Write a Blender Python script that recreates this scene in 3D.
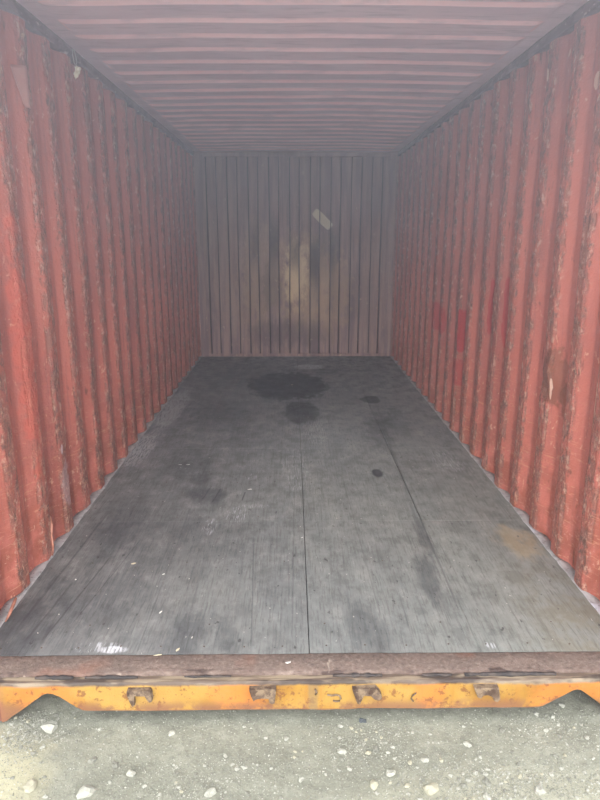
import bpy, bmesh, math, random
from mathutils import Vector, noise
random.seed(7)
for o in list(bpy.data.objects): bpy.data.objects.remove(o)
S = bpy.context.scene
COL = S.collection

# ------------------------------------------------------------------ camera
F, PITCH, YAW, ROLL = 641.79, .2511, .0119, .0002
CAMX, CAMD, CAMH = -.0453, 2.0108, 1.4573
cd = bpy.data.cameras.new('camera'); cam = bpy.data.objects.new('camera', cd); COL.objects.link(cam)
cd.sensor_fit = 'VERTICAL'; cd.sensor_height = 24; cd.lens = F*24/800; cd.clip_start = .02
cam.location = (CAMX, -CAMD, CAMH)
cam.rotation_euler = (math.pi/2-PITCH, ROLL, -YAW)
S.camera = cam
# ------------------------------------------------------------------ sky: even overcast
w = bpy.data.worlds.new('overcast_sky'); S.world = w; w.use_nodes = True
nt = w.node_tree; nt.nodes.clear()
out = nt.nodes.new('ShaderNodeOutputWorld'); bg = nt.nodes.new('ShaderNodeBackground')
tc = nt.nodes.new('ShaderNodeTexCoord'); sp = nt.nodes.new('ShaderNodeSeparateXYZ')
rp = nt.nodes.new('ShaderNodeValToRGB')
rp.color_ramp.elements[0].position = .0; rp.color_ramp.elements[0].color = (.93, .96, 1.0, 1)
rp.color_ramp.elements[1].position = 1.; rp.color_ramp.elements[1].color = (1.0, 1.0, 1.0, 1)
nt.links.new(tc.outputs['Generated'], sp.inputs[0]); nt.links.new(sp.outputs['Z'], rp.inputs[0])
nt.links.new(rp.outputs[0], bg.inputs[0]); nt.links.new(bg.outputs[0], out.inputs[0])
bg.inputs[1].default_value = 1.0
S.view_settings.view_transform = 'Standard'; S.view_settings.look = 'None'
S.view_settings.gamma = 1; S.view_settings.use_curve_mapping = False
S.view_settings.exposure = 1.79

# wide soft sun added behind the camera to brighten the inside through the open end
sd_ = bpy.data.lights.new('fill_sun', 'SUN'); sun = bpy.data.objects.new('fill_sun', sd_); COL.objects.link(sun)
sd_.energy = 1.45; sd_.angle = math.radians(50); sd_.color = (1.0, .985, .96)
sun.location = (0, -6, 5); sun.rotation_euler = (math.radians(90-20), 0, math.radians(-4))
# ------------------------------------------------------------------ helpers
def lin(r, g, b):
    f = lambda c: (c/255/12.92) if c/255 <= .04045 else ((c/255+.055)/1.055)**2.4
    return (f(r), f(g), f(b), 1)
class N:
    """tiny node-tree writer"""
    def __init__(s, name, rough=.8, metal=0, spec=.3):
        s.m = bpy.data.materials.new(name); s.m.use_nodes = True; s.t = s.m.node_tree
        s.b = s.t.nodes['Principled BSDF']; s.b.inputs['Roughness'].default_value = rough
        s.b.inputs['Metallic'].default_value = metal; s.b.inputs['Specular IOR Level'].default_value = spec
        s.tc = s.t.nodes.new('ShaderNodeTexCoord'); s.P = s.tc.outputs['Object']
        s.sep = s.t.nodes.new('ShaderNodeSeparateXYZ'); s.L(s.P, s.sep.inputs[0])
        s.x, s.y, s.z = s.sep.outputs
    def L(s, a, b):
        if isinstance(a, (int, float)): b.default_value = a
        elif isinstance(a, tuple): b.default_value = a
        else: s.t.links.new(a, b)
    def m_(s, op, a, b=0, c=None, clamp=False):
        n = s.t.nodes.new('ShaderNodeMath'); n.operation = op; n.use_clamp = clamp
        s.L(a, n.inputs[0]); s.L(b, n.inputs[1])
        if c is not None: s.L(c, n.inputs[2])
        return n.outputs[0]
    def noise(s, sc=(1, 1, 1), scale=5, detail=4, rough=.55, dist=0, off=(0, 0, 0)):
        mp = s.t.nodes.new('ShaderNodeMapping'); s.L(s.P, mp.inputs[0])
        mp.inputs['Scale'].default_value = sc; mp.inputs['Location'].default_value = off
        n = s.t.nodes.new('ShaderNodeTexNoise'); s.L(mp.outputs[0], n.inputs['Vector'])
        n.inputs['Scale'].default_value = scale; n.inputs['Detail'].default_value = detail
        n.inputs['Roughness'].default_value = rough; n.inputs['Distortion'].default_value = dist
        return n.outputs[0]
    def ramp(s, v, a, b, lo=0., hi=1.):
        n = s.t.nodes.new('ShaderNodeMapRange'); n.interpolation_type = 'SMOOTHSTEP'
        s.L(v, n.inputs[0]); s.L(a, n.inputs[1]); s.L(b, n.inputs[2]); s.L(lo, n.inputs[3]); s.L(hi, n.inputs[4])
        return n.outputs[0]
    def mul(s, *a):
        r = a[0]
        for q in a[1:]: r = s.m_('MULTIPLY', r, q)
        return r
    def mix(s, f, a, b):
        n = s.t.nodes.new('ShaderNodeMix'); n.data_type = 'RGBA'
        s.L(f, n.inputs[0]); s.L(a, n.inputs[6]); s.L(b, n.inputs[7]); return n.outputs[2]
    def blob(s, ua, va, cu, cv, ru, rv, warp=None, k=.5, soft=.35, sq=False):
        """1 inside an ellipse with a ragged edge"""
        du = s.m_('DIVIDE', s.m_('SUBTRACT', ua, cu), ru); dv = s.m_('DIVIDE', s.m_('SUBTRACT', va, cv), rv)
        d = s.m_('ADD', s.m_('POWER', s.m_('ABSOLUTE', du), 6.), s.m_('POWER', s.m_('ABSOLUTE', dv), 6.)) if sq else s.m_('ADD', s.m_('MULTIPLY', du, du), s.m_('MULTIPLY', dv, dv))
        if warp is not None: d = s.m_('MULTIPLY_ADD', s.m_('SUBTRACT', warp, .5), k*4, d)
        return s.ramp(d, 1+soft, 1-soft)
    def bump(s, h, st=.3, dist=.01):
        n = s.t.nodes.new('ShaderNodeBump'); s.L(h, n.inputs['Height'])
        n.inputs['Strength'].default_value = st; n.inputs['Distance'].default_value = dist
        s.t.links.new(n.outputs[0], s.b.inputs['Normal'])
    def col(s, c): s.L(c, s.b.inputs['Base Color'])
    def rough(s, r): s.L(r, s.b.inputs['Roughness'])

def link(name, me, mat=None, parent=None, smooth=False):
    o = bpy.data.objects.new(name, me); COL.objects.link(o)
    if mat is not None and me is not None and not me.materials: me.materials.append(mat)
    if parent: o.parent = parent
    if smooth and me is not None:
        for p in me.polygons: p.use_smooth = True
    return o
def mesh(name, vs, fs):
    me = bpy.data.meshes.new(name); me.from_pydata(vs, [], fs); me.update(); return me
def tag(o, label, cat=None, group=None, kind=None):
    o['label'] = label
    if cat: o['category'] = cat
    if group: o['group'] = group
    if kind: o['kind'] = kind
    return o
def empty(name, loc=(0, 0, 0)):
    o = bpy.data.objects.new(name, None); COL.objects.link(o); o.location = loc; o.empty_display_size = .1; return o
def box(bm, x0, x1, y0, y1, z0, z1):
    v = [bm.verts.new(p) for p in ((x0,y0,z0),(x1,y0,z0),(x1,y1,z0),(x0,y1,z0),(x0,y0,z1),(x1,y0,z1),(x1,y1,z1),(x0,y1,z1))]
    for f in ((0,3,2,1),(4,5,6,7),(0,1,5,4),(1,2,6,5),(2,3,7,6),(3,0,4,7)): bm.faces.new([v[i] for i in f])
def bmesh_obj(name, bm, mat, parent=None, bevel=0, smooth=False):
    bmesh.ops.recalc_face_normals(bm, faces=bm.faces[:])
    if bevel: bmesh.ops.bevel(bm, geom=bm.edges[:], offset=bevel, segments=2, affect='EDGES', profile=.6)
    me = bpy.data.meshes.new(name); bm.to_mesh(me); bm.free()
    return link(name, me, mat, parent, smooth)
def prism(name, poly, y0, y1, mat, parent=None, bevel=0):
    """outline in x,z pulled from y0 to y1"""
    bm = bmesh.new()
    a = [bm.verts.new((x, y0, z)) for x, z in poly]; b = [bm.verts.new((x, y1, z)) for x, z in poly]
    bm.faces.new(a); bm.faces.new(b[::-1]); n = len(poly)
    for i in range(n): bm.faces.new((a[i], b[i], b[(i+1) % n], a[(i+1) % n]))
    return bmesh_obj(name, bm, mat, parent, bevel)
def tube(name, pts, r, mat, parent=None, seg=8, closed=False):
    vs, fs = [], []; n = len(pts); P = [Vector(p) for p in pts]
    R = r if isinstance(r, (list, tuple)) else [r]*n
    for i, p in enumerate(P):
        a = P[(i-1) % n] if (closed or i) else p; b = P[(i+1) % n] if (closed or i < n-1) else p
        t = (b-a).normalized(); u = t.cross(Vector((.3, .2, 1)) if abs(t.z) < .9 else Vector((1, 0, 0))).normalized(); v = t.cross(u)
        for k in range(seg):
            an = 2*math.pi*k/seg; vs.append(p+(u*math.cos(an)+v*math.sin(an))*R[i])
    for i in range(n if closed else n-1):
        for k in range(seg):
            j = (i+1) % n; fs.append((i*seg+k, i*seg+(k+1) % seg, j*seg+(k+1) % seg, j*seg+k))
    if not closed: fs += [tuple(range(seg))[::-1], tuple((n-1)*seg+k for k in range(seg))]
    return link(name, mesh(name, vs, fs), mat, parent, True)
def nz(x, y, z=0): return noise.noise(Vector((x, y, z)))

# ------------------------------------------------------------------ sizes (metres, inside of container)
W, L, H = 1.176, 5.87, 2.393
DEP, PIT, PH = .036, .285, .585        # side corrugation: depth, pitch, first recess centre
GZ = -.175                              # ground level outside

# ------------------------------------------------------------------ materials
RED = lin(166, 82, 68)
def wall_material(side):
    n = N('red_oxide_paint_'+side, .62, 0, .35)
    ax = n.m_('ABSOLUTE', n.x)
    big = n.noise((1, .8, .5), 2.2, 4); fine = n.noise((1, 1, 1), 45, 5, .65)
    streak = n.noise((6, 9, .35), 5, 5, .6)
    c = n.mix(n.ramp(big, .35, .68), lin(186, 106, 92), lin(158, 88, 78))
    c = n.mix(n.mul(n.ramp(streak, .52, .72), .55), c, lin(134, 80, 74))
    c = n.mix(n.mul(n.ramp(fine, .50, .72), .40), c, lin(186, 110, 92))
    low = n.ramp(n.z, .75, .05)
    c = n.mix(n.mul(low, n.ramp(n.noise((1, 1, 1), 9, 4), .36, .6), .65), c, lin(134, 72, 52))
    # rubbed, dirty steel where cargo scrapes the proud ribs
    flat = n.ramp(ax, W+.013, W+.006)
    rub = n.ramp(n.noise((1, 2.4, 1.6), 6, 6, .72), .42, .60)
    c = n.mix(n.mul(flat, rub, .75), c, lin(136, 96, 84))
    c = n.mix(n.mul(flat, n.ramp(n.noise((1, 3.5, 2.2), 8, 6, .8, .5), .50, .62), .85), c, lin(102, 76, 68))
    chip = n.ramp(n.noise((1, 3, 2.4), 10, 6, .8, .4, (3, 1, 2)), .54, .60)
    edge = n.ramp(ax, W+.022, W+.003)
    c = n.mix(n.mul(edge, chip, .62), c, lin(200, 164, 144))
    chip2 = n.ramp(n.noise((1, 1, .7), 26, 5, .7, 1.0, (9, 3, 0)), .63, .67)
    c = n.mix(n.mul(chip2, .8), c, lin(206, 160, 136))
    # slanting scratches and drips
    sc = n.ramp(n.noise((1, 3, 26), 3, 3, .5, 2.5, (1, 7, 3)), .60, .65)
    c = n.mix(n.mul(sc, n.ramp(n.z, 1.1, .2), .6), c, lin(196, 140, 112))
    rust = n.ramp(n.noise((1, 5, 1.5), 5, 5, .65, .3, (5, 5, 1)), .61, .70)
    c = n.mix(n.mul(rust, .7), c, lin(96, 58, 44))
    wp = n.noise((1, 1, 1), 14, 4)
    if side == 'right':
        for (cy, cz, ry, rz, a) in ((3.45, .78, .24, .12, .65), (2.60, .78, .10, .15, .9), (2.68, .47, .09, .10, .5), (2.02, 1.02, .05, .18, .75), (1.73, 1.02, .05, .20, .75)):
            c = n.mix(n.mul(n.blob(n.y, n.z, cy, cz, ry, rz, wp, .8, .5, True), a), c, lin(168, 50, 48))
        for (cy, cz, ry, rz) in ((.95, .80, .12, .13), (.83, .72, .05, .10)):
            c = n.mix(n.mul(n.blob(n.y, n.z, cy, cz, ry, rz, wp, .9, .3), .7), c, lin(122, 76, 58))
        for (cy, cz, ry, rz) in ((.86, 2.07, .03, .035), (1.33, 2.2, .02, .03), (.50, .83, .025, .09), (1.13, .62, .012, .03), (1.62, .24, .015, .03), (.95, .75, .008, .05)):
            c = n.mix(n.mul(n.blob(n.y, n.z, cy, cz, ry, rz, wp, .5, .2), .85), c, lin(222, 186, 166))
    else:
        for (cy, cz, ry, rz, a) in ((.99, .44, .012, .03, .6), (1.05, .25, .09, .13, .25), (.63, 1.9, .02, .13, .5), (1.4, 1.14, .012, .02, .9), (.78, 1.45, .012, .05, .7)):
            c = n.mix(n.mul(n.blob(n.y, n.z, cy, cz, ry, rz, wp, .5, .3), a), c, lin(226, 206, 210))
        c = n.mix(n.mul(n.blob(n.y, n.z, .7, 1.0, .07, .5, wp, .9, .5), .6), c, lin(196, 92, 74))
    n.col(c)
    n.rough(n.ramp(fine, .3, .8, .5, .78))
    n.bump(n.m_('ADD', n.mul(fine, .5), n.m_('ADD', n.noise((1, 1, 1), 12, 4), n.mul(flat, rub, -.6))), .6, .010)
    return n.m
M_left, M_right = wall_material('left'), wall_material('right')

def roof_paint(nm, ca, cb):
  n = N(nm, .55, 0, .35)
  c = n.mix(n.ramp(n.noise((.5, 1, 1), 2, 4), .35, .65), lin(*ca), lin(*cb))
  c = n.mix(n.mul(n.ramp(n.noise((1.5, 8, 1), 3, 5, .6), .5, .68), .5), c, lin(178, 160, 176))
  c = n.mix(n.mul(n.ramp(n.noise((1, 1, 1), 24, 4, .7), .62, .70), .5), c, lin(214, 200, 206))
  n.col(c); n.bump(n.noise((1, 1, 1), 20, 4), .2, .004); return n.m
M_roof = roof_paint('shaded_flat_roof_paint', (222, 200, 214), (204, 184, 202)); M_roof2 = roof_paint('dusty_pink_lit_slope_paint', (238, 200, 208), (228, 188, 198))  # same roof paint twice: greyer shaded flats, pinker sky-lit slopes, light put into colour


n = N('grimy_end_wall_paint', .7, 0, .25)
wp = n.noise((1.6, 1, .8), 7, 6, .7)
c = n.mix(n.ramp(n.noise((9, 1, .6), 2.5, 4), .38, .62), lin(134, 106, 100), lin(112, 88, 88))
for (cx, cz, rx, rz, a, col) in ((-.42, 1.0, .22, .55, .55, (158, 130, 104)), (.1, .95, .38, .5, .55, (168, 138, 108)), (.28, .6, .3, .4, .4, (150, 122, 98)),
                                 (-.62, .55, .2, .4, .35, (140, 112, 94)), (-.1, .28, .45, .16, .5, (66, 52, 54)), (-.3, .85, .13, .3, .5, (62, 50, 54)),
                                 (.75, .72, .25, .3, .45, (76, 60, 60)), (.36, 1.35, .08, .35, .5, (70, 58, 60)), (.86, 1.55, .22, .25, .35, (110, 70, 66)), (.0, 1.0, .14, .34, .75, (196, 168, 130)), (.45, .8, .2, .4, .5, (160, 130, 106)), (-.85, 1.2, .2, .9, .35, (148, 122, 110)), (.95, .7, .2, .7, .35, (146, 116, 104))):
    c = n.mix(n.mul(n.blob(n.x, n.z, cx, cz, rx, rz, wp, 1.5, 1.0), a), c, lin(*col))
# slanting pale scuff
u = n.m_('ADD', n.mul(n.m_('SUBTRACT', n.x, .315), .72), n.mul(n.m_('SUBTRACT', n.z, 1.64), -.69))
v = n.m_('ADD', n.mul(n.m_('SUBTRACT', n.x, .315), .69), n.mul(n.m_('SUBTRACT', n.z, 1.64), .72))
c = n.mix(n.mul(n.blob(u, v, 0, 0, .135, .05, wp, .3, .6, True), .75), c, lin(196, 184, 160))
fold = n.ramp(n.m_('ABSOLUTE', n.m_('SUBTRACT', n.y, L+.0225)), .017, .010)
c = n.mix(n.mul(fold, .85), c, lin(44, 34, 38))  # shade on the steep rib slopes, painted into the colour
spk = n.ramp(n.noise((1, 1, 1), 18, 5, .7), .64, .69)
c = n.mix(n.mul(spk, .5), c, lin(176, 152, 130)); n.col(c)
n.bump(n.noise((1, 1, 1), 20, 4), .25, .005); M_back = n.m

def flr():
    n = N('weathered_plywood_floor', .62, 0, .35)
    big = n.noise((1, .6, 1), 1.6, 5, .6); grain = n.noise((42, 1.3, 1), 1.6, 6, .65); fine = n.noise((110, 9, 1), 1.2, 4, .6)
    mott = n.noise((1, .7, 1), 9, 6, .7)
    wp = n.noise((1.5, .7, 1), 8, 6, .65)
    stn = n.noise((14, 2.2, 1), 2.2, 5, .65)
    oi = n.t.nodes.new('ShaderNodeObjectInfo')
    c = n.mix(n.ramp(big, .3, .7), lin(118, 121, 121), lin(136, 138, 134))
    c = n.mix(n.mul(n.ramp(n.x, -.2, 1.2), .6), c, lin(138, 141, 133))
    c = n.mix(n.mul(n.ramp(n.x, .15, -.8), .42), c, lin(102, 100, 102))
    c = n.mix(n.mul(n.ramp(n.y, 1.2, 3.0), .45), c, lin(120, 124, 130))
    c = n.mix(n.mul(oi.outputs['Random'], .22), c, lin(96, 96, 98))
    c = n.mix(n.mul(n.ramp(grain, .50, .70), .42), c, lin(74, 74, 74))
    c = n.mix(n.mul(n.ramp(grain, .48, .30), .30), c, lin(150, 150, 146))
    c = n.mix(n.mul(n.ramp(mott, .48, .62), .36), c, lin(76, 75, 76))
    c = n.mix(n.mul(n.ramp(mott, .47, .34), .34), c, lin(160, 160, 155))
    c = n.mix(n.mul(n.ramp(fine, .50, .66), .5), c, lin(78, 78, 76))
    dk = lin(36, 38, 46)
    for (cx, cy, rx, ry, a, so) in (
        (-.09, 4.28, .40, .60, .93, .15), (.03, 3.27, .15, .36, .75, .22), (.67, 3.68, .09, .14, .85, .2), (.49, 1.80, .035, .075, .8, .3),
        (-.45, 4.85, .35, .5, .3, .5), (.25, 4.95, .3, .25, .35, .5), (.6, 2.6, .09, .3, .4, .5), (.66, 2.95, .11, .3, .35, .5),
        (.55, .52, .045, .20, .5, .7), (.60, .9, .03, .2, .4, .6), (-.44, .13, .07, .15, .45, .8), (-.30, .12, .04, .1, .4, .6),
        (.27, .09, .05, .12, .42, .8), (.2, .2, .04, .14, .35, .6), (-1.08, .18, .09, .35, .45, .6), (-.62, 1.75, .06, .12, .5, .5),
        (-.55, 1.45, .10, .12, .55, .6), (-.63, 3.2, .25, .35, .35, .5), (-.75, 2.0, .18, .25, .35, .5), (-.45, 2.6, .07, .25, .35, .6),
        (-.95, 1.1, .12, .35, .35, .6), (-.62, .9, .3, .3, .28, .7), (.8, 3.0, .1, .35, .3, .6), (-.85, .35, .22, .22, .3, .7)):
        c = n.mix(n.mul(n.blob(n.x, n.y, cx, cy, rx, ry, wp, 1.1 if so > .3 else .45, so*1.5), n.ramp(stn, .2, .55, .45, 1) if so > .3 else 1.0, a), c, dk)
    # drag marks, running slightly askew
    def line(x0, y0, x1, y1, wd, a, colr):
        nonlocal c
        t = n.m_('DIVIDE', n.m_('SUBTRACT', n.y, y0), y1-y0)
        xc = n.m_('MULTIPLY_ADD', t, x1-x0, x0)
        d = n.m_('ABSOLUTE', n.m_('SUBTRACT', n.m_('MULTIPLY_ADD', n.m_('SUBTRACT', mott, .5), .012, n.x), xc))
        ins = n.mul(n.ramp(t, -.05, .05), n.ramp(t, 1.05, .95))
        c = n.mix(n.mul(n.ramp(d, wd, wd*.3), ins, a), c, lin(*colr))
    line(-.975, .1, -.90, .72, .006, .55, (52, 50, 52)); line(-1.04, .08, -1.0, .5, .007, .45, (56, 54, 56))
    line(-.90, .2, -.80, .9, .004, .5, (60, 58, 60)); line(-1.1, .2, -1.05, 1.2, .008, .5, (58, 56, 60))
    line(.62, .3, .655, 3.0, .006, .45, (60, 60, 62)); line(.60, 1.0, .70, 3.4, .012, .3, (66, 66, 70))
    line(-.20, .05, -.24, .9, .004, .45, (58, 58, 58)); line(-.05, .1, -.03, 2.4, .004, .35, (64, 64, 64))
    line(.3, .2, .26, 1.8, .005, .3, (66, 66, 66)); line(-.5, 1.35, -.475, 1.55, .007, .7, (52, 50, 52)); line(-.56, 1.4, -.535, 1.6, .006, .6, (52, 50, 52)); line(-.335, 1.38, -.325, 1.5, .005, .8, (44, 44, 46))
    # pale scuffs / spilt powder
    chalk = n.noise((60, 5, 1), 2, 5, .7)
    for (cx, cy, rx, ry, a, t) in ((-.475, 1.05, .035, .09, .65, .50), (-.35, 1.19, .055, .10, .65, .52), (-.25, 1.3, .08, .025, .5, .5), (-.765, .045, .09, .03, .55, .50),
                                   (-.70, .03, .05, .02, .8, .4), (-1.11, 2.3, .08, .35, .45, .42), (-1.08, 3.4, .09, .7, .4, .42), (-.3, 1.75, .03, .05, .6, .5),
                                   (.98, 2.0, .1, .2, .5, .5), (.68, .04, .02, .02, .6, .45), (.15, 5.2, .16, .14, .55, .4), (-.02, 1.9, .1, .4, .35, .52), (.12, 2.7, .1, .3, .3, .5)):
        c = n.mix(n.mul(n.blob(n.x, n.y, cx, cy, rx, ry, wp, .5, .6), n.ramp(chalk, t, t+.12), a), c, lin(206, 206, 212))
    c = n.mix(n.mul(n.blob(n.x, n.y, 1.06, .85, .09, .13, wp, 2.2, 1.5), .4), c, lin(186, 160, 120))
    c = n.mix(n.mul(n.ramp(n.x, .7, 1.1), n.ramp(n.y, 1.0, .1), n.ramp(mott, .4, .6), .35), c, lin(150, 138, 112))
    sp1 = n.ramp(n.noise((1, .6, 1), 55, 2, .5, 0, (4, 4, 0)), .735, .76)
    c = n.mix(n.mul(sp1, .8), c, lin(210, 206, 196))
    sp2 = n.ramp(n.noise((1, .5, 1), 34, 3, .6, 0, (8, 1, 0)), .665, .70)
    c = n.mix(n.mul(sp2, .75), c, lin(54, 52, 52))
    n.col(c); n.rough(n.ramp(mott, .3, .7, .5, .75))
    n.bump(n.m_('ADD', n.mul(grain, .6), n.m_('ADD', n.mul(mott, .5), n.mul(fine, .3))), .35, .004)
    return n.m
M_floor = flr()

n = N('grey_sealant', .65)
c = n.mix(n.ramp(n.noise((1, 1, 1), 12, 4), .4, .62), lin(150, 147, 147), lin(176, 173, 174))
c = n.mix(n.mul(n.ramp(n.noise((1, 1, 1), 4, 3, .5, 0, (0, .4, 0)), .60, .68), .8), c, lin(206, 204, 216))
c = n.mix(n.mul(n.ramp(n.noise((1, 1, 1), 40, 4, .7), .55, .65), .5), c, lin(96, 84, 80))
n.col(c); n.bump(n.noise((1, 1, 1), 30, 4), .4, .006); M_seal = n.m

n = N('dusty_steel_rail', .7)
c = n.mix(n.ramp(n.noise((1, 1, 3), 7, 5, .65), .4, .6), lin(84, 66, 68), lin(112, 92, 94))
c = n.mix(n.mul(n.ramp(n.noise((1, 2.2, 6), 6, 6, .7, .5), .60, .66), .7), c, lin(196, 178, 172))
n.col(c); n.bump(n.noise((1, 1, 1), 30, 4), .3, .004); M_rail = n.m

n = N('rusty_sill_plate', .75)
a = n.noise((1, 3, 1), 5, 5, .65); b = n.noise((1, 1, 1), 60, 5, .7)
c = n.mix(n.ramp(a, .38, .62), lin(118, 102, 94), lin(104, 90, 83))
c = n.mix(n.mul(n.ramp(b, .48, .68), .55), c, lin(146, 130, 120))
c = n.mix(n.mul(n.ramp(b, .46, .34), .55), c, lin(74, 60, 56))
c = n.mix(n.mul(n.ramp(n.noise((1.2, 1, 1), 3.2, 3, .5, 0, (2, 0, 0)), .55, .66), .45), c, lin(138, 98, 82))
edge = n.m_('ADD', n.ramp(n.y, -.086, -.102), n.ramp(n.y, -.010, -.002))
c = n.mix(n.mul(edge, n.ramp(a, .35, .55), .6), c, lin(78, 60, 54))
tar = n.mul(n.ramp(n.m_('MULTIPLY_ADD', a, .05, n.y), -.050, -.066), n.ramp(n.noise((1, 2.5, 1), 4.5, 4, .6, 0, (7.4, 0, 0)), .53, .60))
c = n.mix(n.mul(tar, .9), c, lin(62, 48, 44))
pale = n.ramp(n.noise((2, .5, 1), 9, 4, .6), .66, .72)
c = n.mix(n.mul(pale, .5), c, lin(176, 160, 146))
n.col(c); n.bump(n.m_('ADD', n.mul(a, .6), b), .9, .007); M_sill = n.m

n = N('worn_yellow_paint', .6, 0, .35)
a = n.noise((1, 1, 1), 7, 5, .65); b = n.noise((1, 1, 1), 34, 6, .72); st = n.noise((40, 1, 2), 1.5, 4, .6)
c = n.mix(n.ramp(a, .35, .65), lin(150, 113, 46), lin(134, 94, 34))
c = n.mix(n.mul(n.ramp(st, .5, .68), .5), c, lin(140, 88, 32))
c = n.mix(n.mul(n.ramp(n.noise((1, 1, 1), 3, 3, .5, 0, (1.7, 0, 0)), .5, .62), .6), c, lin(162, 130, 66))
for (cx, ra) in ((-.905, .11), (.90, .13), (-.23, .10), (.42, .05)):
    c = n.mix(n.mul(n.blob(n.x, n.z, cx, -.06, ra, .09, a, .8, .6), .55), c, lin(178, 104, 46))
c = n.mix(n.mul(n.ramp(b, .545, .61), .8), c, lin(106, 64, 36))
rim = n.m_('MAXIMUM', n.mul(n.ramp(n.z, -.080, -.118), n.ramp(a, .42, .52)), n.ramp(n.z, -.118, -.127))
c = n.mix(n.mul(rim, .8), c, lin(112, 76, 56))
c = n.mix(n.mul(n.blob(n.x, n.z, .022, -.08, .016, .2, b, .8, .8), .6), c, lin(116, 98, 70))
c = n.mix(n.mul(n.ramp(n.m_('ABSOLUTE', n.x), 1.02, 1.07), .8), c, lin(128, 84, 64))
topd = n.ramp(n.m_('MULTIPLY_ADD', n.m_('SUBTRACT', a, .5), .03, n.z), -.036, -.024)
dirt = n.mix(n.ramp(n.noise((1, 12, 1), 5, 5, .6), .42, .6), lin(88, 74, 64), lin(130, 116, 98))
dirt = n.mix(n.mul(n.ramp(n.noise((1, 4, 1), 3.5, 4, .6, 0, (5, 0, 0)), .50, .58), .85), dirt, lin(54, 44, 40))
c = n.mix(topd, c, dirt)
n.col(c); n.bump(n.m_('ADD', n.mul(a, .5), b), .35, .004); M_yel = n.m

n = N('flaking_rusty_iron', .8)
a = n.noise((1, 1, 1), 40, 5, .7)
c = n.mix(n.ramp(a, .4, .6), lin(84, 68, 56), lin(122, 104, 84)); c = n.mix(n.mul(n.ramp(n.noise((1, 1, 1), 22, 4), .55, .62), .8), c, lin(56, 38, 28))
n.col(c); n.bump(a, .6, .006); M_iron = n.m
n = N('brown_rusty_post_paint', .75)
a = n.noise((1, 1, 1), 14, 5, .7)
c = n.mix(n.ramp(a, .4, .6), lin(134, 84, 66), lin(104, 68, 56)); n.col(c); n.bump(a, .4, .005); M_post = n.m
n = N('dark_underframe', .85); n.col(n.mix(n.ramp(n.noise((1, 1, 1), 12, 4), .4, .6), lin(58, 50, 46), lin(44, 42, 42))); M_under = n.m

n = N('dry_packed_earth', .92, 0, .15)
a = n.noise((1, 1, 1), 3.0, 5, .6); b = n.noise((1, 1, 1), 26, 6, .7, .4); d = n.noise((1, 1, 1), 120, 4, .7)
c = n.mix(n.ramp(a, .35, .65), lin(124, 125, 113), lin(138, 139, 126))
c = n.mix(n.mul(n.ramp(b, .48, .68), .45), c, lin(100, 99, 92))
c = n.mix(n.mul(n.ramp(b, .47, .34), .45), c, lin(150, 150, 139))
c = n.mix(n.mul(n.ramp(d, .55, .70), .45), c, lin(84, 83, 76))
c = n.mix(n.mul(n.ramp(d, .45, .32), .40), c, lin(160, 160, 149))
wp = n.noise((1, 1, 1), 6, 4)
c = n.mix(n.mul(n.blob(n.x, n.y, -1.1, -.42, .30, .26, wp, .6, .6), .6), c, lin(180, 175, 146))
c = n.mix(n.mul(n.blob(n.x, n.y, .65, -.5, .5, .16, wp, .6, .6), .35), c, lin(176, 174, 154))
n.col(c); n.bump(n.m_('ADD', b, n.mul(d, .6)), .6, .008); M_gnd = n.m

def stone_mat(name, c1, c2):
    n = N(name, .85, 0, .2); n.col(n.mix(n.ramp(n.noise((1, 1, 1), 60, 4, .7), .4, .62), lin(*c1), lin(*c2)))
    n.bump(n.noise((1, 1, 1), 120, 4), .5, .002); return n.m
M_stone = [stone_mat('pale_limestone', (142, 142, 132), (168, 168, 158)), stone_mat('grey_stone', (112, 112, 103), (134, 134, 124)),
           stone_mat('cream_stone', (150, 147, 128), (168, 165, 148))]
M_dkstone = stone_mat('dark_stone', (58, 62, 66), (96, 100, 102))
def plain(name, c1, c2, r=.8, sc=40):
    n = N(name, r); n.col(n.mix(n.ramp(n.noise((1, 1, 1), sc, 4), .4, .6), lin(*c1), lin(*c2))); return n.m
M_white = plain('white_scrap', (232, 230, 224), (214, 210, 204)); M_beige = plain('beige_crumb', (196, 184, 156), (214, 204, 178))
M_wire = plain('thin_grey_wire', (150, 146, 148), (176, 172, 170)); M_tape = plain('faded_tape', (176, 124, 116), (182, 134, 126), .6, 12)
M_tape2 = plain('peeled_pink_paint', (206, 140, 122), (190, 122, 106), .6, 12)
M_strip = plain('rusty_peeled_strip', (182, 126, 106), (146, 96, 80), .7, 25); M_rubber = plain('old_black_rubber', (50, 46, 46), (74, 66, 62), .8, 30)
M_screw = plain('rusty_screw_head', (70, 58, 50), (92, 76, 64), .6, 90)

# ------------------------------------------------------------------ side walls
def side_profile():
    """list of (y, depth 0..1) along the wall, corners of each fold rounded with three points"""
    base = []
    yc = PH - PIT*2
    while yc < L+.1:
        base += [(yc-.036-.068, 0), (yc-.036, 1), (yc+.036, 1), (yc+.036+.068, 0)]; yc += PIT
    pts = []
    for i, (y, d) in enumerate(base):
        if i in (0, len(base)-1): pts.append((y, d)); continue
        r = .011
        pts += [None]*0
        def at(t):                         # point on the polyline at distance t from vertex in y
            j = i-1 if t < 0 else i+1
            yy, dd = base[j]; f = abs(t)/abs(yy-y); return (y+t, d+(dd-d)*f)
        a, b = at(-r), at(r)
        pts += [a, (y, (a[1]+b[1])/4+d/2), b]
    return [p for p in pts if -.10 < p[0] < L-.06]+[(L-.045, 0), (L+.05, 0)] 
PROF = side_profile()
def prof_x(y):
    for (a, da), (b, db) in zip(PROF, PROF[1:]):
        if a <= y <= b: return da+(db-da)*(y-a)/(b-a)
    return 0
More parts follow.
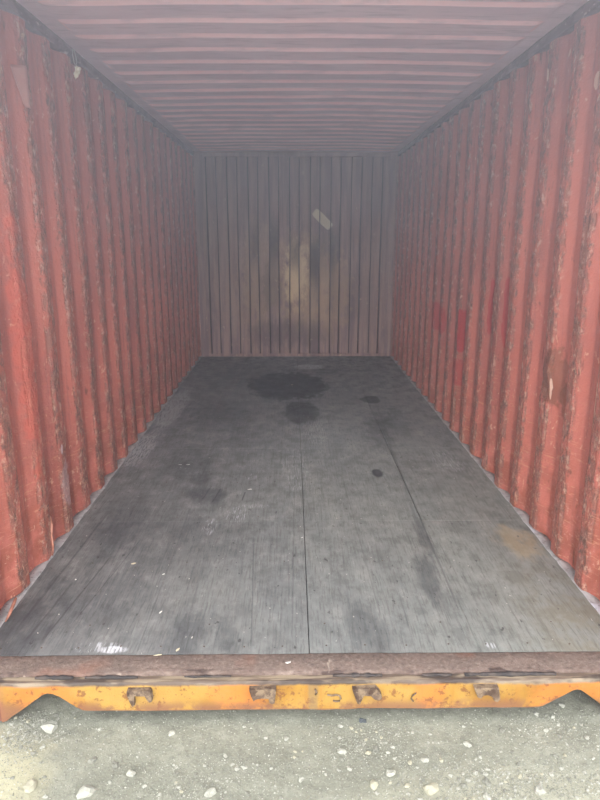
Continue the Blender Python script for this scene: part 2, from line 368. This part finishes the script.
DENTS = {-1: [(.78, 1.2, .10, .25, .006), (1.9, .5, .2, .2, .008), (1.05, .35, .15, .2, .007)],
         1: [(.95, .78, .13, .15, .016), (1.9, 1.0, .2, .3, .008), (.6, .35, .12, .2, .007), (1.3, 2.05, .1, .2, .006)]}
def wall(side, s, mat):
    zs = [-.02 + (2.345+.02)*k/56 for k in range(57)]
    vs, fs = [], []
    for z in zs:
        for (y, d) in PROF:
            x = W + DEP*d + .006*nz(y*1.7, z*1.1, s*9) + .0035*nz(y*7, z*4, s*5+3) + .0022*nz(y*3, z*11, s*3)
            yy = y + .007*nz(y*1.3+40, z*.9, s*2)+.004*nz(y*4+9, z*3.2, s)
            for (dy, dz, ry, rz, am) in DENTS[s]:
                x += am*math.exp(-((y-dy)/ry)**2-((z-dz)/rz)**2)*nz(y*9, z*9, 4+s)*2
            vs.append((s*x, yy, z))
    n = len(PROF)
    for i in range(len(zs)-1):
        for j in range(n-1):
            q = (i*n+j, i*n+j+1, (i+1)*n+j+1, (i+1)*n+j); fs.append(q if s < 0 else q[::-1])
    o = link('wall_'+side, mesh('wall_'+side, vs, fs), mat, None, True)
    m = o.modifiers.new('thick', 'SOLIDIFY'); m.thickness = .004; m.offset = -1
    m = o.modifiers.new('normals', 'WEIGHTED_NORMAL'); m.weight = 90
    return o
wl = tag(wall('left', -1, M_left), 'corrugated red steel side wall on the left, paint scraped along its ribs', 'wall', kind='structure')
wr = tag(wall('right', 1, M_right), 'corrugated red steel side wall on the right with bright red paint patches', 'wall', kind='structure')
# top rails, with the rough lower weld edge that shows pale
for s, wo in ((-1, wl), (1, wr)):
    vs, fs = [], []
    K = 120
    ring = [(W-.004, 2.338), (W-.006, 2.346), (W-.004, 2.385), (W-.001, 2.392), (W+.056, 2.392), (W+.056, 2.338)]
    for k in range(K+1):
        y = -.05+(L+.03)*k/K
        for i, (x, z) in enumerate(ring):
            vs.append((s*(x+.003*nz(y*3, i, s)), y, z+(.005*nz(y*11, i, 2+s) if i < 2 else 0)))
    for k in range(K):
        for i in range(6):
            q = (k*6+i, k*6+(i+1) % 6, (k+1)*6+(i+1) % 6, (k+1)*6+i); fs.append(q if s < 0 else q[::-1])
    fs += [tuple(range(6)), tuple(K*6+i for i in range(6))[::-1]]
    link('top_rail', mesh('top_rail', vs, fs), M_rail, wo)
    bm = bmesh.new(); box(bm, *sorted((s*(W+.0), s*(W+.043))), -.0, L, GZ+.03, -.03); bmesh_obj('bottom_rail', bm, M_under, wo, .004)
    # small lashing rings low on the wall are out of sight; weld beads up the first folds are in the relief

# ------------------------------------------------------------------ ceiling
prof = []
yc = 1.219-.012-.235*5
while yc < L+.2:
    prof += [(yc-.009, 0), (yc-.007, .1), (yc+.007, .9), (yc+.009, 1), (yc+.150-.022, 1), (yc+.150-.018, .9), (yc+.150+.018, .1), (yc+.150+.022, 0)]; yc += .235
prof = [(-.06, 0)]+[p for p in prof if -.04 < p[0] < L-.06]+[(L-.04, 0), (L+.06, 0)]
xs = [-W, -W+.03, -1.105, -1.09, -1.07, -1.05]+[-1.0+2.0*k/24 for k in range(25)]+[1.05, 1.07, 1.09, 1.105, W-.03, W]
vs, fs = [], []
for (y, d) in prof:
    for x in xs:
        f = min(1, max(0, (1.105-abs(x))/.05)); f = f*f*(3-2*f)
        z = 2.390 - .0145*d*f + .010*(1-(x/W)**2) + .007*nz(x*1.4, y*.9, 5) + .003*nz(x*3, y*3, 8)*f
        vs.append((x, y + .006*nz(x*1.2, y*.8, 15)*f, z))
m = len(xs)
for i in range(len(prof)-1):
    for j in range(m-1): fs.append((i*m+j, (i+1)*m+j, (i+1)*m+j+1, i*m+j+1))
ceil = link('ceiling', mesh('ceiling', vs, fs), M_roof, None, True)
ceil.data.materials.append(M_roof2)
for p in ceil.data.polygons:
    p.use_smooth = False; p.material_index = 1 if abs(p.normal.z) < .93 else 0  # rib slopes take the brighter paint that carries the skylight
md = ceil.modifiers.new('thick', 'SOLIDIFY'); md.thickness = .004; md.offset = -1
tag(ceil, 'ribbed steel roof panel, dusty faded pink underside', 'ceiling', kind='structure')

# ------------------------------------------------------------------ end wall
lines = [-W+.126+.1215*i for i in range(18)]
px = [(-W, 0)]
for i, x in enumerate(lines):
    a, b = (0, 1) if i % 2 == 0 else (1, 0)
    px += [(x-.012, a), (x-.0085, a+(b-a)*.10), (x+.0085, b-(b-a)*.10), (x+.012, b)]
px += [(W, 0)]
vs, fs = [], []
ZN = 50
for k in range(ZN+1):
    z = -.02+2.412*k/ZN
    for i, (x, d) in enumerate(px):
        vs.append((x+.004*nz(x*2, z*1.2, 3)*(1 if 0 < i < len(px)-1 else 0), L+.045*d+.012*nz(x*1.5, z*1.2, 7)*(1 if 0 < i < len(px)-1 else 0), z))
m = len(px)
for k in range(ZN):
    for j in range(m-1): fs.append((k*m+j, k*m+j+1, (k+1)*m+j+1, (k+1)*m+j))
wb = link('wall_back', mesh('wall_back', vs, fs), M_back)
md = wb.modifiers.new('thick', 'SOLIDIFY'); md.thickness = .004; md.offset = 1
tag(wb, 'grimy ribbed steel end wall at the far end, pale slanting scuff above its middle', 'wall', kind='structure')
bm = bmesh.new(); box(bm, -W+.002, W-.002, L-.035, L+.004, 2.335, 2.414); bmesh_obj('header_rail', bm, M_back, wb, .005)
bm = bmesh.new(); box(bm, -W+.002, W-.002, L-.018, L-.004, .002, .035); bmesh_obj('floor_rail', bm, M_back, wb, .003)
for s in (-1, 1):
    bm = bmesh.new(); box(bm, *sorted((s*(W-.004), s*(W-.085))), L-.022, L-.004, .036, 2.334); bmesh_obj('corner_post', bm, M_back, wb, .004)
    bm = bmesh.new(); box(bm, *sorted((s*(W-.004), s*(W-.095))), L-.050, L-.036, 2.29, 2.38); bmesh_obj('corner_plate', bm, M_back, wb, .003)

# ------------------------------------------------------------------ floor of plywood panels
fl = empty('floor'); tag(fl, 'worn grey plywood floor of the container with oil stains', 'floor', kind='structure')
cx_ = [-W+.004, -.61, .012, .634, W-.004]; cy_ = [.002, 1.105, 2.30, 3.49, 4.68, L-.02]
for i in range(4):
    for j in range(5):
        g = .0020 if i < 3 else .0012
        x0 = cx_[i]+(.0006 if i in (0, 1) or (i == 3 and j == 0) else .0018); x1 = cx_[i+1]-(.0006 if i == 0 or (i == 2 and j == 0) else .0018 if i < 3 else 0); y0 = cy_[j]+.0005; y1 = cy_[j+1]-.0005
        nx_, ny_ = 8, 14; vs, fs = [], []
        dz = random.uniform(-.0002, .0002)
        for b in range(ny_+1):
            for a in range(nx_+1):
                x = x0+(x1-x0)*a/nx_; y = y0+(y1-y0)*b/ny_
                ed = .0003 if (a in (0, nx_) or b in (0, ny_)) else 0
                vs.append((x, y, dz-ed+.0018*nz(x*3, y*2, 1)))
        q = nx_+1
        for b in range(ny_):
            for a in range(nx_): fs.append((b*q+a, b*q+a+1, (b+1)*q+a+1, (b+1)*q+a))
        me = mesh('floor_panel', vs, fs); bm = bmesh.new(); bm.from_mesh(me)
        bd = [e for e in bm.edges if e.is_boundary]
        r = bmesh.ops.extrude_edge_only(bm, edges=bd)
        for v_ in [e for e in r['geom'] if isinstance(e, bmesh.types.BMVert)]: v_.co.z = -.028
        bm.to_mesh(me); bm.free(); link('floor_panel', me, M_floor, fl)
# closing board below the joints, cross members under it
bm = bmesh.new(); box(bm, -W+.004, W-.004, .004, L-.02, -.034, -.0285); bmesh_obj('sub_floor', bm, M_under, fl)
for k in range(12):
    bm = bmesh.new(); y = .16+k*.49; box(bm, -W+.01, W-.01, y, y+.045, GZ+.06, -.035); bmesh_obj('cross_member', bm, M_under, fl, .004)
# screw heads: rows over the cross members
bm = bmesh.new()
for k in range(12):
    y = .045 if k == 0 else .18+k*.49-.49
    for i in range(16):
        x = -1.12+i*.149+random.uniform(-.01, .01)
        if k and (i+k) % 3: continue
        x += 0; yy = y+random.uniform(-.006, .006)
        bmesh.ops.create_cone(bm, cap_ends=True, segments=8, radius1=.0035, radius2=.003, depth=.0015, matrix=__import__('mathutils').Matrix.Translation((x, yy, .0012)))
sc = bmesh_obj('screw_heads', bm, M_screw, fl); sc['kind'] = 'stuff'
# sealant between floor edge and folds
for s in (-1, 1):
    vs, fs = [], []; ys = [.0+.012*k for k in range(int(L/.012))]
    for y in ys:
        xo = W+DEP*prof_x(y)+.002; xi = W-.006-.006*max(0, nz(y*6, s, 2))-.004*nz(y*17, 3, s)
        h = .005+.004*nz(y*9, 1, s)
        vs += [(s*xi, y, .0012), (s*(xi+.004), y, h*.8), (s*((xi+xo)/2), y, h-.002+.003*nz(y*30, 0, s)), (s*xo, y, h+.006), (s*xo, y, -.02), (s*xi, y, -.003)]
    for k in range(len(ys)-1):
        for i in range(6):
            q = (k*6+i, (k+1)*6+i, (k+1)*6+(i+1) % 6, k*6+(i+1) % 6); fs.append(q if s < 0 else q[::-1])
    link('sealant', mesh('sealant', vs, fs), M_seal, fl, True)

# ------------------------------------------------------------------ sill plate
K = 240; ring = [(-.0005, -.024), (-.0005, -.001), (-.004, .0008), (-.05, .0), (-.088, -.0005), (-.098, -.002), (-.101, -.006), (-.101, -.024)]
vs, fs = [], []
for k in range(K+1):
    x = -1.172+2.344*k/K
    for i, (y, z) in enumerate(ring):
        vs.append((x, y+((.004*nz(x*9, 1, 2)+.003*nz(x*31, 2, 2)) if i > 4 else 0), z+(.003*nz(x*2.5, y*20, 3)+.0012*nz(x*14, y*30, 3) if 0 < i < 7 else 0)))
q = len(ring)
for k in range(K):
    for i in range(q): fs.append((k*q+i, (k+1)*q+i, (k+1)*q+(i+1) % q, k*q+(i+1) % q))
fs += [tuple(range(q))[::-1], tuple(K*q+i for i in range(q))]
t1 = link('trim_1', mesh('trim_1', vs, fs), M_sill, None, True)
tag(t1, 'flat rusty reddish brown steel sill plate across the front edge of the floor', 'sill', kind='structure')

# ------------------------------------------------------------------ yellow end beam with fork notches
low = [(-1.052, -.172), (-1.035, -.165), (-1.015, -.146), (-.985, -.125), (-.925, -.078), (-.90, -.060), (-.885, -.054), (-.868, -.056), (-.845, -.068), (-.79, -.112), (-.77, -.124), (-.755, -.127)]
low += [(-.755+(.80+.755)*k/40, -.127) for k in range(1, 40)]
low += [(.80, -.127), (.818, -.123), (.84, -.110), (.90, -.072), (.918, -.061), (.931, -.058), (.945, -.060), (.965, -.074), (1.01, -.110), (1.035, -.135), (1.052, -.160)]
vs, fs = [], []; YF = -.130
rows = 7
for (x, zl) in low:
    dn = .0025*nz(x*6, 1, 9)
    for r in range(rows):                  # front face
        f = r/(rows-1); z = -.022+(zl+.022)*f
        vs.append((x, YF+dn+.003*nz(x*5, z*12, 4), z+(.0025*nz(x*24, 0, 6) if r == rows-1 else 0)))
    vs.append((x, YF+dn+.012, zl+.001)); vs.append((x, YF+.012, -.034))
    vs.append((x, -.1005, -.034)); vs.append((x, -.1005, -.0125+.001*nz(x*8, 2, 2))); vs.append((x, -.118, -.0150+.0025*nz(x*13, 5, 2))); vs.append((x, YF+.004, -.0165+.002*nz(x*9, 0, 1)))
q = rows+6
for k in range(len(low)-1):
    for i in range(q): fs.append((k*q+i, k*q+(i+1) % q, (k+1)*q+(i+1) % q, (k+1)*q+i))
fs += [tuple(range(q))[::-1], tuple((len(low)-1)*q+i for i in range(q))]
t2 = link('trim_2', mesh('trim_2', vs, fs), M_yel)
bm = bmesh.new(); bm.from_mesh(t2.data); bmesh.ops.recalc_face_normals(bm, faces=bm.faces[:]); bm.to_mesh(t2.data); bm.free()
for p in t2.data.polygons: p.use_smooth = True
m_ = t2.modifiers.new('edges', 'EDGE_SPLIT'); m_.split_angle = math.radians(40)
tag(t2, 'scuffed yellow steel beam with fork notches and four rusty keepers below the sill', 'beam', kind='structure')
keep = [
  (-.567, [(-.042,.0),(.036,.0),(.040,-.012),(.042,-.040),(.033,-.046),(.024,-.034),(.018,-.020),(-.016,-.019),(-.020,-.036),(-.018,-.056),(-.026,-.062),(-.034,-.044),(-.042,-.018)], 'grey flaking keeper with a long left tooth'),
  (-.150, [(-.046,.002),(.046,.004),(.044,-.022),(.040,-.052),(.030,-.056),(.022,-.050),(.020,-.034),(-.004,-.032),(-.024,-.036),(-.032,-.044),(-.040,-.022)], 'flattened peeling keeper with a squared right tooth'),
  (.200, [(-.046,.0),(.034,.003),(.044,-.008),(.054,-.024),(.055,-.038),(.042,-.045),(.028,-.038),(.018,-.026),(-.006,-.025),(-.012,-.042),(-.020,-.060),(-.028,-.056),(-.038,-.026)], 'dark keeper with pointed left tooth and round hooked right end'),
  (.612, [(-.044,.002),(.040,.004),(.044,-.016),(.048,-.042),(.040,-.056),(.028,-.050),(.022,-.034),(.006,-.026),(-.010,-.028),(-.018,-.040),(-.030,-.034),(-.036,-.018)], 'worn keeper with a short left tooth and blunt right end')]
for (cx0, poly, lab) in keep:
    k = prism('door_keeper', [(cx0+a, -.034+b) for a, b in poly], YF-.022, YF+.004, M_iron, t2, .0022); k['label'] = lab
tube('weld_bead', [(.070, -.137, -.064), (.085, -.139, -.066), (.102, -.138, -.064), (.113, -.138, -.068), (.116, -.138, -.080), (.112, -.137, -.090), (.100, -.137, -.091), (.090, -.135, -.089)], .0032, M_iron, t2)['label'] = 'thin hook shaped weld bead on yellow paint'
tube('weld_bead', [(.375, -.137, -.060), (.362, -.138, -.070), (.358, -.138, -.082), (.366, -.136, -.094)], .0026, M_iron, t2)['label'] = 'small curved weld bead on yellow paint'
tube('weld_bead', [(.028, -.137, -.042), (.034, -.138, -.055), (.030, -.136, -.064)], .003, M_iron, t2)
# strips of old door gasket and caked dirt lying in the step
for (x0, x1, r0) in ((-.93, -.80, .0065), (-.76, -.58, .0050), (-.42, -.26, .003), (.09, .26, .0048), (.40, .50, .0045), (.545, .86, .0060)):
    K = 14; pts = []; rr = []
    for k in range(K+1):
        x = x0+(x1-x0)*k/K; pts.append((x, -.1085+.002*nz(x*20, 1, 1), -.010+.0015*nz(x*30, 2, 1))); rr.append(1.25*r0*(.6+.4*math.sin(math.pi*k/K))*(1+.9*nz(x*45, 3, 3)))
    tube('gasket_remnant', pts, rr, M_rubber, t2, 7)

# ------------------------------------------------------------------ door frame: corner posts and header
tn = 3
for s, sd in ((-1, 'left'), (1, 'right')):
    po = empty('trim_%d' % tn); tn += 1
    bm = bmesh.new(); box(bm, *sorted((s*1.172, s*1.225)), -.128, -.052, -.058, 2.41)
    box(bm, *sorted((s*1.166, s*1.172)), -.128, -.104, -.058, 2.33); bmesh_obj('post_section', bm, M_post, po, .004)
    bm = bmesh.new(); box(bm, *sorted((s*1.054, s*1.222)), -.136, .03, GZ-.006, -.060)
    r = bmesh.ops.bevel(bm, geom=bm.edges[:], offset=.012, segments=3, affect='EDGES'); bmesh_obj('corner_casting', bm, M_post, po)
    tag(po, 'rusty brown steel door post and corner casting on the %s' % sd, 'post', kind='structure')
bm = bmesh.new(); box(bm, -1.17, 1.17, -.128, -.062, 2.335, 2.45)
tag(bmesh_obj('trim_5', bm, M_post, None, .005), 'steel door header across the top of the container opening', 'header', kind='structure')

# ------------------------------------------------------------------ ground
def axis(lo, hi, step, far):
    a = []; v_ = lo
    while v_ < hi: a.append(v_); v_ += step
    a.append(hi); out_ = a[:]; st = step
    v_ = hi
    while v_ < far: st *= 1.35; v_ += st; out_.append(v_)
    v_ = lo; st = step
    while v_ > -far: st *= 1.35; v_ -= st; out_.insert(0, v_)
    return out_
gx = axis(-1.5, 1.5, .0125, 25); gy = axis(-.75, .1, .0125, 25)
def gh(x, y):
    z = GZ+.006*nz(x*2, y*2, 1)+.0035*nz(x*9, y*9, 2)+.0022*nz(x*24, y*24, 3)+.0015*nz(x*55, y*55, 4)
    z -= .010*math.exp(-((x+.84)/.12)**2-((y+.10)/.10)**2)
    return z
vs = [(x, y, gh(x, y)) for y in gy for x in gx]; m = len(gx)
fs = [(j*m+i, j*m+i+1, (j+1)*m+i+1, (j+1)*m+i) for j in range(len(gy)-1) for i in range(m-1)]
g = link('ground', mesh('ground', vs, fs), M_gnd, None, True)
tag(g, 'dry pale grey packed earth strewn with gravel before the container', 'ground', kind='structure')

# stones
def stone_mesh(seed, sub=2):
    bm = bmesh.new(); bmesh.ops.create_icosphere(bm, subdivisions=sub, radius=1)
    for v_ in bm.verts:
        c_ = v_.co.normalized(); k = 1+.62*noise.noise(c_*1.5+Vector((seed*7.1, 0, seed)))+.30*noise.noise(c_*3.4+Vector((seed, 5, 0)))
        v_.co = Vector((c_.x*k, c_.y*k*.72, c_.z*k*.50))
    me = bpy.data.meshes.new('stone'); bm.to_mesh(me); bm.free(); return me
named = [((-.880, -.145), .030, 0, 'large pale stone lying under the left fork notch'),
         ((-.850, -.395), .024, 2, 'large cream stone half sunk in the earth by the lower left edge'),
         ((-.672, -.418), .027, 0, 'wide white stone near the bottom edge, left of the middle'),
         ((-.552, -.355), .015, 0, 'small white stone just right of the wide white stone'),
         ((-.615, -.315), .014, 1, 'flat grey stone on bare earth below the leftmost keeper'),
         ((-.690, -.300), .015, 1, 'flat rounded grey stone below the left end of the straight beam edge'),
         ((-.295, -.425), .019, 0, 'white stone at the bottom edge below the second keeper'),
         ((.192, -.130), .014, 3, 'dark bluish stone close under the beam below the third keeper'),
         ((.258, -.360), .016, 0, 'round white stone alone on bare earth below the third keeper'),
         ((.200, -.402), .017, 2, 'cream stone next to the bottom edge, near the round white stone'),
         ((.372, -.420), .024, 2, 'broad cream stone in the thick gravel along the bottom edge'),
         ((.700, -.425), .021, 0, 'long whitish stone at bottom edge below the right notch'),
         ((.548, -.395), .016, 1, 'grey stone in the gravel at bottom edge below the rightmost keeper'),
         ((.530, -.245), .014, 0, 'pale stone below the rightmost keeper, midway to the bottom edge')]
sm = [stone_mesh(k) for k in range(7)]
MM = M_stone+[M_dkstone]
smm = {}
def smesh(k, c_):
    if (k, c_) not in smm:
        me = sm[k].copy(); me.materials.clear(); me.materials.append(MM[c_])
        for p in me.polygons: p.use_smooth = False
        smm[(k, c_)] = me
    return smm[(k, c_)]
occ = []
for i, ((x, y), r, c_, lab) in enumerate(named):
    o = bpy.data.objects.new('stone', smesh(i % 7, c_)); COL.objects.link(o); o.scale = (r, r, r*.9)
    o.location = (x, y, gh(x, y)+r*.18); o.rotation_euler = (0, 0, random.uniform(0, 6.28)); tag(o, lab, 'stone'); occ.append((x, y, r))
def dens():
    while True:
        t = random.random()
        if t < .30: x, y = random.gauss(.62, .22), random.gauss(-.40, .05)
        elif t < .42: x, y = random.gauss(.20, .10), random.gauss(-.22, .06)
        elif t < .60: x, y = random.gauss(-.94, .06), random.gauss(-.17, .06)
        elif t < .68: x, y = random.gauss(-.30, .10), random.gauss(-.40, .06)
        elif t < .76: x, y = random.gauss(.85, .12), random.gauss(-.18, .06)
        else: x, y = random.uniform(-1.15, 1.15), random.uniform(-.62, -.10)
        if -.62 < y < -.06 and abs(x) < 1.3: return x, y
cnt = 0; tries = 0
while cnt < 290 and tries < 9000:
    tries += 1
    x, y = dens(); r = min(.015, .0048*math.exp(abs(random.gauss(0, .5))))
    if any((x-a)**2+(y-b)**2 < (r+c_)**2*1.5 for a, b, c_ in occ) or (y > -.14 and abs(x) < .78): continue
    if abs(x) > 1.02 and y > -.18: continue
    occ.append((x, y, r)); cnt += 1
    o = bpy.data.objects.new('pebble', smesh(random.randrange(7), random.choice((0, 0, 0, 1, 1, 2)))); COL.objects.link(o)
    o.scale = (r, r, r*.9); o.location = (x, y, gh(x, y)+r*.15); o.rotation_euler = (0, 0, random.uniform(0, 6.28))
    tag(o, 'small pale pebble in the gravel scattered in front of the container', 'pebble', 'pebbles on the ground before the container')
# grit
vs, fs = [], []
octa = [(1,0,0),(0,1,0),(-1,0,0),(0,-1,0),(0,0,.7),(0,0,-.7)]; of = [(0,1,4),(1,2,4),(2,3,4),(3,0,4),(1,0,5),(2,1,5),(3,2,5),(0,3,5)]
for k in range(26000):
    if random.random() < .5: x, y = dens()
    else: x, y = random.uniform(-1.5, 1.5), random.uniform(-.75, .0)
    if any((x-a)**2+(y-b)**2 < (c_+.004)**2 for (a, b), c_, _m, _l in named): continue
    r = random.uniform(.0010, .0030)*(1 if random.random() < .9 else 1.5); z = gh(x, y)+r*.2; b0 = len(vs); an = random.uniform(0, 6.28); ca, sa = math.cos(an), math.sin(an)
    for (a, b, c_) in octa:
        j = random.uniform(.7, 1.3); a *= j; b *= j*.8; vs.append((x+(a*ca-b*sa)*r, y+(a*sa+b*ca)*r, z+c_*r))
    fs += [tuple(b0+i for i in f) for f in of]
gr = link('grit', mesh('grit', vs, fs), M_stone[1]); gr.data.materials.append(M_stone[0])
for i, p in enumerate(gr.data.polygons): p.material_index = (i//8) % 3 == 0
tag(gr, 'fine pale grit covering the earth in front of the container', 'grit', kind='stuff')

# ------------------------------------------------------------------ small loose things
def crumb(name, loc, size, mat, lab, cat, rot=0, seed=1, group=None):
    me = stone_mesh(20+seed, 1); me.materials.append(mat)
    o = bpy.data.objects.new(name, me); COL.objects.link(o); o.scale = size; o.location = (loc[0], loc[1], loc[2]+size[2]*.45); o.rotation_euler = (0, 0, rot)
    return tag(o, lab, cat, group)
Z0 = .0015
crumb('crumb', (-.775, .655, Z0), (.011, .009, .005), M_beige, 'beige crumb on the floor near the left wall, the largest of the scattered crumbs', 'crumb', .3, 1)
crumb('crumb', (-.62, .56, Z0), (.007, .006, .004), M_white, 'whitish crumb on the floor right of the beige crumb', 'crumb', 1, 2)
crumb('crumb', (-.995, .52, Z0), (.006, .005, .003), M_white, 'tiny white crumb closest to the left wall near the front', 'crumb', 2, 3)
crumb('paper_scrap', (-.30, 1.54, Z0), (.016, .008, .002), M_white, 'single white scrap on the floor above the chalky scratches', 'scrap', .2, 4)
crumb('paper_scrap', (-.785, 1.965, Z0), (.017, .008, .002), M_white, 'left one of two close white scraps near the left wall', 'scrap', .1, 5)
crumb('paper_scrap', (-.73, 1.965, Z0), (.014, .007, .002), M_white, 'right one of two close white scraps near the left wall', 'scrap', .2, 6)
crumb('wood_chip', (-.575, .265, Z0), (.004, .016, .002), M_white, 'thin pale chip lying lengthwise on the front left floor', 'chip', -.3, 7)
crumb('wood_chip', (-.465, .022, Z0), (.006, .016, .002), M_beige, 'slanting pale chip at the floor edge right above the sill plate', 'chip', -.4, 8)
crumb('wood_chip', (-.53, -.006, Z0), (.015, .005, .002), M_beige, 'long pale chip lying across the sill joint on the left', 'chip', .15, 9)
crumb('crumb', (-.065, -.055, Z0), (.010, .005, .003), M_white, 'bright white crumb on the rusty sill plate near its middle', 'crumb', .4, 10)
crumb('crumb', (-.05, 4.28, Z0), (.014, .018, .003), M_beige, 'pale crumb lying in the big dark oil stain', 'crumb', .4, 11)
crumb('crumb', (.0, .91, Z0), (.005, .006, .003), M_white, 'tiny white crumb lying on the middle floor joint', 'crumb', .4, 12)

# scrap on a wire loop, high on the left wall
hx = -W-.0
t = empty('hanging_scrap', (hx+.004, 1.655, 2.30)); tag(t, 'yellowish white crumpled scrap on a wire loop high on the left wall', 'scrap')
def loc(o): return o
wire = [(.004, -.016, .085), (.006, -.030, .055), (.008, -.026, .022), (.010, -.002, .006), (.010, .012, .022), (.008, .016, .055), (.004, .002, .085)]
loc(tube('wire', wire, .0024, M_wire, t, 6)); 
me = stone_mesh(41, 3)
for v_ in me.vertices:
    k = 1+.45*noise.noise(v_.co*2.2); v_.co = Vector((v_.co.x*.012*k, v_.co.y*.026*k, v_.co.z*.034*k))
o = link('scrap', me, plain('yellowish_white_scrap', (252, 250, 236), (244, 240, 222)), t); o.location = (.014, .008, -.008)
me = stone_mesh(44, 3)
for v_ in me.vertices:
    k = 1+.45*noise.noise(v_.co*2.2); v_.co = Vector((v_.co.x*.010*k, v_.co.y*.022*k, v_.co.z*.026*k))
o = link('scrap', me, bpy.data.materials['yellowish_white_scrap'], t); o.location = (.014, -.026, -.040)

def sheet_on_wall(name, s, quad, mat, lab, cat, parent=None, curl=.006, off=.004):
    """thin patch following the folded wall; quad = (y, z) corners"""
    nu, nv = 16, 12; vs, fs = [], []
    (a, b, c_, d) = [Vector(p) for p in quad]
    for j in range(nv+1):
        for i in range(nu+1):
            u_, v_ = i/nu, j/nv; p = (a*(1-u_)+b*u_)*(1-v_)+(d*(1-u_)+c_*u_)*v_
            e = curl*(max(0, (v_-.75)*4)**2*.6 + max(0, (.12-u_)*8)**2*.4)
            x = W+DEP*prof_x(p.x)-off-e-.002*(1+nz(p.x*20, p.y*20, 2)); vs.append((s*x, p.x, p.y))
    q = nu+1
    for j in range(nv):
        for i in range(nu): f = (j*q+i, j*q+i+1, (j+1)*q+i+1, (j+1)*q+i); fs.append(f if s < 0 else f[::-1])
    o = link(name, mesh(name, vs, fs), mat, parent, True)
    md = o.modifiers.new('thick', 'SOLIDIFY'); md.thickness = .0012; md.offset = 1
    if lab: o['label'] = lab
    return o
sheet_on_wall('tape_patch', -1, ((.905, 2.14), (.995, 2.155), (.985, 1.985), (.955, 1.985)), M_tape, 'faded torn tape patch with a straight top edge', None, wl, .004)
# peeled strips at the wall foot
o = tube('peeled_strip', [(-1.162, .20, .006), (-1.155, .225, .024), (-1.150, .255, .046), (-1.150, .280, .058), (-1.158, .298, .052)], [.003, .006, .007, .006, .003], M_strip, None, 6)
tag(o, 'small curled pinkish strip standing at the foot of the left wall by the opening', 'strip')
o = tube('peeled_strip', [(-1.172, .735, .005), (-1.168, .742, .05), (-1.172, .748, .10), (-1.169, .755, .15), (-1.173, .762, .19)], [.003, .006, .004, .006, .002], M_strip, wl, 6)
o['label'] = 'rusty orange peeled edge low on a rib'

# ------------------------------------------------------------------ volumes added to mimic lens glare, denser higher up, inside and before the opening
def glare_veil(name, b, lo, hi, colr, lab):
    bm = bmesh.new(); box(bm, *b); hz = bmesh_obj(name, bm, None)
    hm = bpy.data.materials.new('thin_bluish_glare_veil'); hm.use_nodes = True; ht = hm.node_tree; ht.nodes.clear()
    ho = ht.nodes.new('ShaderNodeOutputMaterial'); vs_ = ht.nodes.new('ShaderNodeVolumeScatter')
    t_ = ht.nodes.new('ShaderNodeTexCoord'); sx = ht.nodes.new('ShaderNodeSeparateXYZ'); mr = ht.nodes.new('ShaderNodeMapRange')
    ht.links.new(t_.outputs['Object'], sx.inputs[0]); ht.links.new(sx.outputs['Z'], mr.inputs[0]); mr.interpolation_type = 'SMOOTHSTEP'
    mr.inputs[1].default_value = 1.0; mr.inputs[2].default_value = 2.3; mr.inputs[3].default_value = lo; mr.inputs[4].default_value = hi
    ht.links.new(mr.outputs[0], vs_.inputs['Density'])
    vs_.inputs['Color'].default_value = colr; vs_.inputs['Anisotropy'].default_value = 0
    ht.links.new(vs_.outputs[0], ho.inputs['Volume']); hz.data.materials.append(hm)
    tag(hz, lab, 'glare_veil', kind='stuff')
glare_veil('glare_veil', (-W+.05, W-.05, -.04, L-.06, .07, 2.325), .002, .042, (.80, .84, 1, 1), 'thin bluish veil added for lens glare inside the container, densest under its roof')
glare_veil('glare_veil', (-1.6, 1.6, -2.6, -.16, GZ+.03, 3.2), .004, .12, (.86, .86, 1, 1), 'thin pale veil added for lens glare before the open end of the container')
